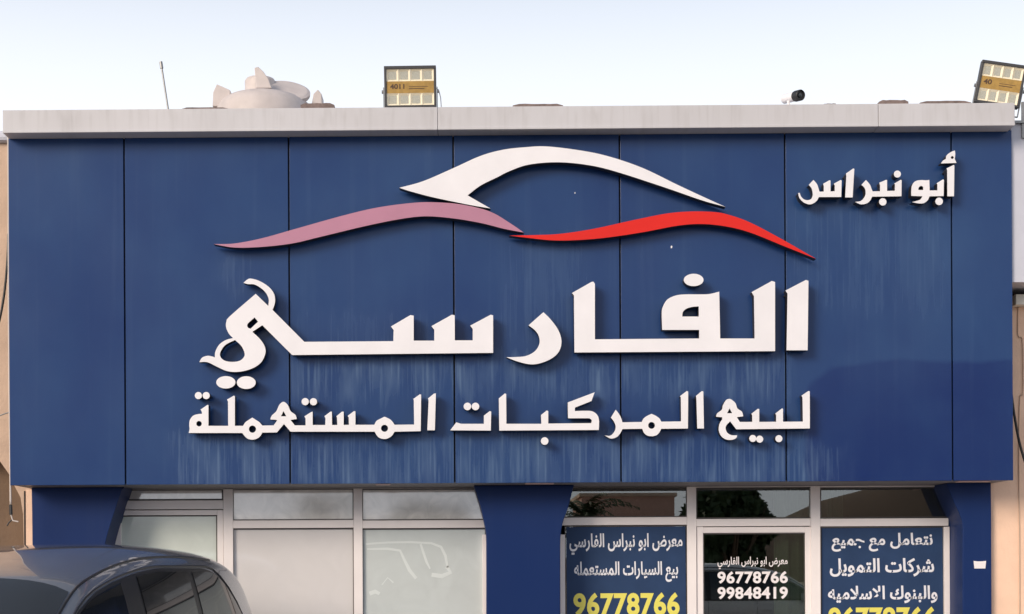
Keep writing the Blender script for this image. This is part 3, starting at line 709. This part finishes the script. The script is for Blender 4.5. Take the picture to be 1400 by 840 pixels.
def cable(pts, r, Y, m, label, name='cable'):
    q = [Vector(P(x, y, Y)) for x, y in pts]; out = []
    for i in range(len(q) - 1):
        p0, p1, p2, p3 = q[max(i - 1, 0)], q[i], q[i + 1], q[min(i + 2, len(q) - 1)]
        for j in range(6):
            t = j / 6
            out.append(0.5 * ((2 * p1) + (p2 - p0) * t + (2 * p0 - 5 * p1 + 4 * p2 - p3) * t * t + (3 * p1 - p0 - 3 * p2 + p3) * t ** 3))
    out.append(q[-1])
    return tag(MB().tube(out, r, 7).build(name, m, smooth=True), label, 'cable')
cable([(1392, 419), (1391.5, 452), (1393, 461), (1398, 468), (1398.5, 536), (1394.5, 544), (1393, 600), (1393.5, 720), (1394, 860)], .0045, NY - .006, M['beige'], 'thin brown pipe running down the peach wall at the right edge')
cable([(1378, 500), (1383, 540), (1388, 575), (1395, 610), (1406, 645)], .010, .2, M['black'], 'thick black cable sagging from behind the right end of the fascia')
# left: beige wall with an arched recess
nl = thing('neighbour_building', 'beige rendered building at the left edge with a brown arched recess', 'building', (X(-100, .4), .4, 0))
NY2 = 0.42
arch = [(-260, 1200), (-260, 760), (-240, 690), (-190, 645), (-120, 622), (-50, 618), (0, 631), (12, 648), (21, 667), (28, 680), (31.5, 703), (32.6, 745), (32.6, 1200)]
ap = [Vector((P(x, y, NY2).x, P(x, y, NY2).z)) for x, y in arch]
ap[0].y = ap[-1].y = 0.0
xL = X(-1300, NY2); xR = X(43, NY2) + .1; zT = Z(196, NY2, 10)
m = MB(); m.prism([(xL, 0), (ap[0].x, 0)] + [(v.x, v.y) for v in ap[1:-1]] + [(ap[-1].x, 0), (xR, 0), (xR, zT), (xL, zT)], NY2, NY2 + .25)
m.build('wall', M['beige'], nl)
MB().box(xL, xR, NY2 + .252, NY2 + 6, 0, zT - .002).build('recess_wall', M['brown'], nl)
MB().box(X(-1300, NY2), X(11, NY2) + .05, NY2 - .06, NY2 + .4, zT + .001, Z(181, NY2, 5)).build('coping', M['lavender'], nl, bevel=.03)
MB().box(X(32.2, NY2), X(34.2, NY2), NY2 - .015, NY2 - .0005, 0, zb - .02).build('downpipe', M['dark'], nl)
MB().box(X(34.4, NY2), X(43, NY2) + .02, NY2 - .012, NY2 - .0005, 0, zb - .01).build('corner_strip', M['peach'], nl)
cable([(11.3, 184), (11.6, 260), (12, 420), (13, 560), (14, 640), (14.5, 690)], .007, .03, M['cable_white'], 'white cable hanging down the left edge of the blue fascia')
t = thing('hanging_connector', 'black cable connector dangling at the lower left below the blue fascia', 'connector', P(15, 700, .03))
MB().tube([P(14.5, 690.5, .03), P(15, 704, .03)], .012).build('plug', M['black'], t)
MB().tube([P(15, 704.3, .03), P(17.5, 712, .03), P(25, 713.5, .03)], .005).build('tail', M['cable_white'], t)
MB().tube([P(16, 711, .04), P(12, 715, .04), P(9.5, 719, .04)], .005).build('tail', M['black'], t)
cable([(11.5, 320), (10.5, 350), (7, 392), (2, 425), (-6, 460)], .009, .2, M['black'], 'black cable bowing out beside the upper left edge of the fascia')
cable([(13, 564), (6, 566), (-4, 570)], .005, .2, M['steel'], 'short grey wire tying the white cable back to the beige wall')

# ------------------------------------------------------------------ the car
def mkpaint():
    m = mat('car_paint', (0.18, 0.19, 0.215), 0.27, metal=0.35, coat=1.0, var=0.06, vscale=3)
    return m
M['paint'] = mkpaint()
M['painted_reflection'] = mat('pale_reflection', (0.66, 0.71, 0.705), 0.6)  # tone of the car reflection drawn as strips on the frosted pane
M['paint_white'] = mat('white_car_paint', (0.7, 0.7, 0.68), 0.4, coat=1.0)
M['carglass'] = mat('tinted_car_glass', (0.018, 0.02, 0.022), 0.03, spec=0.9)
M['trim'] = mat('black_trim', (0.012, 0.012, 0.014), 0.35)
M['tyre'] = mat('tyre_rubber', (0.02, 0.02, 0.02), 0.85)
M['rim'] = mat('alloy_rim', (0.45, 0.45, 0.46), 0.3, metal=0.9)
M['lampc'] = mat('headlamp_glass', (0.5, 0.52, 0.55), 0.08, spec=0.9)
M['tail'] = mat('tail_lamp', (0.35, 0.01, 0.01), 0.15)
M['dust'] = mat('dust_mark', (0.40, 0.42, 0.45), 0.9)

# roof line along the car (x forward is negative), height of the top surface
PROF = [(-2.36, 0.62), (-2.33, 0.85), (-2.22, 1.02), (-2.0, 1.10), (-1.5, 1.19), (-1.12, 1.25), (-0.95, 1.33), (-0.72, 1.48), (-0.48, 1.63), (-0.30, 1.715), (-0.05, 1.78), (0.25, 1.835), (0.6, 1.872), (1.0, 1.885),
        (1.4, 1.878), (1.75, 1.858), (1.98, 1.815), (2.11, 1.74), (2.21, 1.60), (2.32, 1.36), (2.39, 1.12), (2.43, 0.85), (2.44, 0.62)]
def top(x):
    if x <= PROF[0][0]: return PROF[0][1]
    for i in range(len(PROF) - 1):
        if x <= PROF[i + 1][0]:
            (xa, a), (xb, b) = PROF[i], PROF[i + 1]
            m1 = (b - PROF[max(i - 1, 0)][1]) / (xb - PROF[max(i - 1, 0)][0]) * (xb - xa)
            j = min(i + 2, len(PROF) - 1)
            m2 = (PROF[j][1] - a) / (PROF[j][0] - xa) * (xb - xa)
            t = (x - xa) / (xb - xa)
            return a * (2*t**3 - 3*t**2 + 1) + m1 * (t**3 - 2*t**2 + t) + b * (-2*t**3 + 3*t**2) + m2 * (t**3 - t**2)
    return PROF[-1][1]
def planw(x):                                  # plan taper of nose and tail
    e = 1.0
    if x < -1.7: e -= 0.16 * ((-1.7 - x) / 0.66) ** 2.2
    if x > 1.5: e -= 0.11 * ((x - 1.5) / 0.88) ** 2
    return e
def wat(x, z):                                 # half width at a height
    b = 0.93 if z > 0.75 else 0.93 - 0.10 * ((0.75 - z) / 0.45) ** 2
    if z > 1.12: b -= 0.16 * (z - 1.12) + 0.14 * (z - 1.12) ** 2
    return b * planw(x)
def section(x, n=13):
    T = top(x); r = min(0.15, max(0.06, (T - .3) * .15)); zl = 0.32; pts = []
    for i in range(n):
        z = zl + (T - r - zl) * i / (n - 1); pts.append((wat(x, z), z))
    we = wat(x, T - r); k = 14
    for i in range(1, k + 1):
        y = we * math.cos(math.pi / 2 * i / k) ** 0.9 if i < k else 0
        f = (y / we) ** 4.0
        z = T - r + r * (1 - f) ** 0.62
        pts.append((y, z))
    return pts
def surf_y(x, z):
    """half width of the body at (x, z), with the rounded roof edge"""
    T = top(x); r = min(0.15, max(0.06, (T - .3) * .15)); we = wat(x, T - r)
    if z <= T - r: return wat(x, z)
    q = min(1.0, (z - (T - r)) / r); f = max(0.0, 1 - q ** (1 / .62))
    return we * f ** (1 / 4.0)
def make_car(paint, label, group, loc, rz):
    t = thing('parked_car', label, 'car', loc, rz, group)
    xs = [-2.36 + 4.80 * (i / 110) for i in range(111)]
    secs = [section(x) for x in xs]; n = len(secs[0]); vs = []; fs = []
    for x, s in zip(xs, secs):
        for (y, z) in s: vs.append((x, -y, z))
        for (y, z) in s[-2::-1]: vs.append((x, y, z))
    k = 2 * n - 1
    for i in range(len(xs) - 1):
        for j in range(k - 1): fs.append((i * k + j, i * k + j + 1, (i + 1) * k + j + 1, (i + 1) * k + j))
        fs.append((i * k + k - 1, i * k, (i + 1) * k, (i + 1) * k + k - 1))
    fs.append(tuple(range(k - 1, -1, -1))); fs.append(tuple((len(xs) - 1) * k + j for j in range(k)))
    me = MB().add(vs, fs).mesh('body'); obj('body', me, paint, t, local=True, smooth=True)
    def patch(nm, poly, side, m, off=.006, inner=True, parent=t):
        """a pane following the body side: polygon in x,z, filled as a fine grid strip between its lower and upper edge"""
        xa, xb = min(p[0] for p in poly), max(p[0] for p in poly); N = 26; vs = []; fs = []
        def span(x):
            zz = []
            for i in range(len(poly)):
                (x0, z0), (x1, z1) = poly[i], poly[(i + 1) % len(poly)]
                if (x0 - x) * (x1 - x) <= 0 and x0 != x1: zz.append(z0 + (z1 - z0) * (x - x0) / (x1 - x0))
            return (min(zz), max(zz)) if zz else (0, 0)
        K = 10
        for i in range(N + 1):
            x = xa + (xb - xa) * (i / N); x = min(max(x, xa + 1e-4), xb - 1e-4); lo, hi = span(x)
            for j in range(K + 1):
                z = lo + (hi - lo) * j / K; vs.append((x, side * (surf_y(x, z) + off), z))
        for i in range(N):
            for j in range(K): fs.append((i * (K + 1) + j, (i + 1) * (K + 1) + j, (i + 1) * (K + 1) + j + 1, i * (K + 1) + j + 1)[::1 if side < 0 else -1])
        o = obj(nm, MB().add(vs, fs).mesh(nm), m, parent, local=True, smooth=True)
        return o
    # side glass: one dark daylight opening per side with three panes on it
    def up(x): return min(top(x) - 0.150, 1.728)
    GX = [-1.04, -0.90, -0.78, -0.62, -0.42, -0.2, 0.05, 0.35, 0.7, 1.1, 1.45, 1.65, 1.82, 1.97, 2.08]
    def topline(x):
        z = up(x)
        if x > 1.45: z = min(z, 1.728 - 0.7 * (x - 1.45) ** 2 / 0.6 * 1.2)
        return z
    BL = 1.20
    for side in (-1, 1):
        dlo = [(x, topline(x)) for x in GX] + [(2.11, 1.36), (2.08, BL + .04)] + [(x, BL) for x in reversed(GX[:-1])]
        patch('window_surround', dlo, side, M['trim'], .004)
        for (a, b) in ((-0.96, 0.13), (0.37, 1.12), (1.20, 2.02)):
            xs2 = [a + (b - a) * i / 14 for i in range(15)]
            pl = [(x, topline(x) - .022) for x in xs2] + [(x, BL + .02 if x < 1.9 else BL + .05) for x in reversed(xs2)]
            w_ = patch('side_window', pl, side, M['carglass'], .0075)
        # quarter-light divider, door seams, handles, roof seam
        sm = MB()
        pts = [(x, side * (surf_y(x, topline(x) + .012) + .0015), topline(x) + .012) for x in [(-.93 + i * .1) for i in range(30)] if x < 1.98]
        sm.tube(pts, .007, 6)
        for xx in (0.26, 1.17): sm.tube([(xx, side * (surf_y(xx, z) + .0005), z) for z in (.45, .7, .9, 1.05, 1.19)], .004, 5)
        sm.build('door_seal', M['trim'], t, local=True)
        rl = []
        for i in range(31):
            x = -.90 + i * .085; T = top(x); r = .15
            z = T - .085; rl.append((x, side * (surf_y(x, z) + .001), z))
        MB().tube(rl, .008, 6).build('roof_seam', M['trim'], t, local=True)
        for xx in (0.10, 1.02): MB().box(xx - .09, xx + .09, side * .935 - .012, side * .935 + .012, 1.02, 1.05).build('door_handle', paint, t, local=True, bevel=.008)
        mm = MB().box(-.70, -.56, side * .98 - .1, side * .98 + .1, 1.18, 1.33); mm.box(-.66, -.60, side * .90 - .04, side * .90 + .04, 1.19, 1.22)
        mr = mm.build('wing_mirror', paint, t, local=True, bevel=.03)
    # windscreen and rear glass: height fields over y, t
    def cross(nm, x0, x1, halfw, m, flip):
        vs = []; fs = []; N = 16; K = 20
        for i in range(N + 1):
            x = x0 + (x1 - x0) * i / N
            for j in range(K + 1):
                f = -1 + 2 * j / K; T = top(x); r = min(.15, (T - .3) * .15); we = wat(x, T - r)
                y = f * (we - .072); q = (abs(y) / we) ** 4.0; z = T - r + r * (1 - q) ** .62
                vs.append((x + (-.005 if not flip else .005), y, z + .006))
        for i in range(N):
            for j in range(K): fs.append((i * (K + 1) + j, i * (K + 1) + j + 1, (i + 1) * (K + 1) + j + 1, (i + 1) * (K + 1) + j))
        return obj(nm, MB().add(vs, fs).mesh(nm), m, t, local=True, smooth=True)
    ws = cross('windscreen', -1.10, -0.40, .8, M['carglass'], False)
    cross('rear_window', 2.14, 2.34, .7, M['carglass'], True)
    rv = MB().box(-.62, -.58, -.12, .12, 1.50, 1.56)
    # lamps, grille, bumpers
    for s in (-1, 1):
        MB().box(-2.335, -2.20, s * .62 - .17, s * .62 + .17, .78, .93).build('headlight', M['lampc'], t, local=True, bevel=.03)
        MB().box(2.31, 2.41, s * .70 - .10, s * .70 + .10, .95, 1.35).build('tail_light', M['tail'], t, local=True, bevel=.03)
    MB().box(-2.385, -2.30, -.42, .42, .70, .90).build('grille', M['trim'], t, local=True, bevel=.02)
    MB().box(-2.45, -2.25, -.80, .80, .38, .60).build('bumper', paint, t, local=True, bevel=.05)
    MB().box(2.34, 2.52, -.80, .80, .42, .66).build('bumper', paint, t, local=True, bevel=.05)
    for xw in (-1.42, 1.42):
        for s in (-1, 1):
            Q = Matrix.Rotation(R(90), 4, 'X')
            MB().lathe([(.0, -.02), (.43, -.02), (.43, .02), (0, .02)], (xw, s * .925, .37), 40, M=Q).build('wheel_arch', M['trim'], t, local=True)
            wl = MB().lathe([(.22, -.11), (.33, -.11), (.355, -.08), (.355, .08), (.33, .11), (.22, .11)], (xw, s * .86, .355), 40, M=Q).build('wheel', M['tyre'], t, local=True)
            rm = MB().lathe([(.0, .085), (.06, .085), (.07, .07), (.19, .085), (.222, .11), (.222, -.1), (0, -.1)], (xw, s * .86, .355), 30, M=Matrix.Rotation(R(90) * s, 4, 'X')).build('rim', M['rim'], wl, local=True)
    return t
CARY = 8.95 - 11.0
car = make_car(M['paint'], 'dark grey sport utility car parked in front of the left shopfront, lower left corner', None, (-2.87, -2.36, 0.045), R(90 - 12.5))
# another car across the lot, seen only as a reflection in the glass
make_car(M['paint_white'], 'white car across the lot, reflected in the glass door', None, (5.2, -15.5, -0.02), R(172))

# ------------------------------------------------------------------ across the road (mirrored in the panels and panes)
def tree(x, y, h, rad, label, seed, n=2600):
    rd = random.Random(seed)
    t = thing('leafy_tree', label, 'tree', (x, y, -.16))
    MB().tube([(x, y, -.16), (x + .1, y, h * .25), (x, y + .1, h * .5)], [.28, .2, .12], 10).build('trunk', M['bark'], t)
    lb = MB()
    for i in range(9):
        a = rd.random() * 6.28; lb.tube([(x, y, h * .28), (x + math.cos(a) * rad * .35, y + math.sin(a) * rad * .35, h * .5), (x + math.cos(a) * rad * .7, y + math.sin(a) * rad * .7, h * (.55 + .3 * rd.random()))], [.1, .06, .02], 6)
    lb.build('limb', M['bark'], t)
    cl = []
    for i in range(46):
        a = rd.random() * 6.28; u = rd.random() ** .5; zz = h * (.42 + .50 * rd.random())
        k = math.sqrt(max(.1, 1 - ((zz / h - .62) / .42) ** 2)); cl.append((x + math.cos(a) * u * rad * k, y + math.sin(a) * u * rad * k, zz, rad * (.16 + .16 * rd.random())))
    m = MB()
    for i in range(n):
        c = rd.choice(cl); d = Vector((rd.gauss(0, 1), rd.gauss(0, 1), rd.gauss(0, 1))).normalized() * c[3] * (.6 + .4 * rd.random())
        p = Vector(c[:3]) + d; a = Vector((rd.gauss(0, 1), rd.gauss(0, 1), rd.gauss(0, 1))).normalized(); b = a.cross(d).normalized(); s = .16 + .14 * rd.random()
        m.add([p - a * s, p + b * s * .6, p + a * s, p - b * s * .6], [(0, 1, 2, 3)])
    m.build('crown', M['leaf'], t)
tree(9.0, -40, 4.9, 1.7, 'low dense tree across the road, mirrored in the pane above the glass door', 3, 7000)
tree(-2.0, -43, 4.2, 1.8, 'low round tree across the road to the left of the palms', 4, 7000)
def palm(x, y, h, label, seed):
    rd = random.Random(seed); t = thing('palm_tree', label, 'tree', (x, y, -.16), group='date palms across the road')
    MB().tube([(x, y, -.16), (x + .1, y, h * .5), (x + .05, y, h)], [.22, .17, .15], 10).build('trunk', M['bark'], t)
    m = MB()
    for i in range(31):
        a = rd.random() * 6.28; e = rd.uniform(-.2, 1.2); L = 1.7 + .5 * rd.random(); pr = None
        for j in range(9):
            u = j / 8; r = L * u * math.cos(e * (1 - .4 * u)); zz = h + L * u * math.sin(e) - 1.0 * u * u * L * .55
            p = Vector((x + .05 + math.cos(a) * r, y + math.sin(a) * r, zz))
            if pr is not None:
                sd = Vector((-math.sin(a), math.cos(a), 0)) * (.32 * math.sin(math.pi * min(1, u + .12)) + .03)
                for s in (-1, 1):
                    m.add([pr, pr.lerp(p, .45), pr.lerp(p, .7) + sd * s + Vector((0, 0, -.1))], [(0, 1, 2)]); m.add([pr.lerp(p, .5), p, p + sd * s + Vector((0, 0, -.12))], [(0, 1, 2)])
            pr = p
    m.build('crown', M['leaf_palm'], t)
palm(3.9, -41, 3.6, 'date palm across the road, mirrored in the pane above the left poster', 1)
palm(3.0, -46, 3.2, 'shorter date palm across the road, left of the other palm', 2)
palm(-6.0, -44, 3.9, 'date palm across the road, mirrored in the frosted panes', 5)
bl = thing('villa', 'low pink plastered villa across the road behind the palms', 'building', (6.5, -52, -.16))
MB().box(4.6, 8.6, -58, -52, -.16, 4.9).build('wall', M['plaster_pink'], bl)
MB().box(4.5, 8.7, -58.1, -51.9, 4.901, 5.05).build('parapet', M['beige'], bl)
for i in range(3):
    f = MB().box(5.0 + i * 1.2, 5.6 + i * 1.2, -52.0, -51.95, 2.6, 3.6).build('window', M['window_dark'], bl)
bl = thing('warehouse', 'long low beige boundary building across the road to the left', 'building', (-14, -55, -.16))
MB().box(-30, -3, -60, -55, -.16, 4.0).build('wall', M['beige'], bl)
for i in range(8): MB().box(-28 + i * 3.1, -26.6 + i * 3.1, -55.0, -54.95, 1.2, 2.8).build('window', M['window_dark'], bl)
hv = []; hf = []
NX, NYY = 60, 8
for i in range(NX + 1):
    for j in range(NYY + 1):
        x = -160 + 420 * i / NX; y = -190 - 90 * j / NYY
        e = math.exp(-((x - 85) / 55) ** 2) * 17 + math.exp(-((x + 80) / 60) ** 2) * 6
        hv.append((x, y, -.3 + e * math.sin(math.pi * j / NYY) * (1 + .12 * math.sin(x * .21) + .08 * math.sin(x * .57))))
for i in range(NX):
    for j in range(NYY): a = i * (NYY + 1) + j; hf.append((a, a + 1, a + NYY + 2, a + NYY + 1))
tag(obj('hills', MB().add(hv, hf).mesh('hills'), M['brown'], smooth=True), kind='structure')

# pale strips painted as the reflection of a car on the rightmost frosted pane of the left shopfront
t = thing('car_reflection', 'pale strips painted as a car reflection on the frosted pane beside the middle blue pillar', 'painted_reflection', (X(560, YG), YG, Z(765, YG)))
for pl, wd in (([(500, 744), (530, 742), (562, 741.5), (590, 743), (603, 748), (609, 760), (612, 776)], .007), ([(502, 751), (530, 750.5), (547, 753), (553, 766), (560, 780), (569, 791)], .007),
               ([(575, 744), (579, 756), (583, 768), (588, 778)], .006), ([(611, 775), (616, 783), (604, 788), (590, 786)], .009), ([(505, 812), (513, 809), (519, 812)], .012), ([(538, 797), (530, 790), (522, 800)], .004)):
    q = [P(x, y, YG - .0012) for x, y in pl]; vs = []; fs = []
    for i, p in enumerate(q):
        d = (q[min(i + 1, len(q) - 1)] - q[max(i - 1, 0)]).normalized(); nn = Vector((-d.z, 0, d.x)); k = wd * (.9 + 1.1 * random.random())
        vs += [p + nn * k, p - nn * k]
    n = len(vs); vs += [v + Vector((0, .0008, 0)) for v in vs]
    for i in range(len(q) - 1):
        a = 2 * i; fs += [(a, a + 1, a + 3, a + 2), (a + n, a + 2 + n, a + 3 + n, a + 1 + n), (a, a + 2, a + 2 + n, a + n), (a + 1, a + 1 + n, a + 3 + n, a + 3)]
    MB().add(vs, fs).build('painted_reflection', M['painted_reflection'], t)
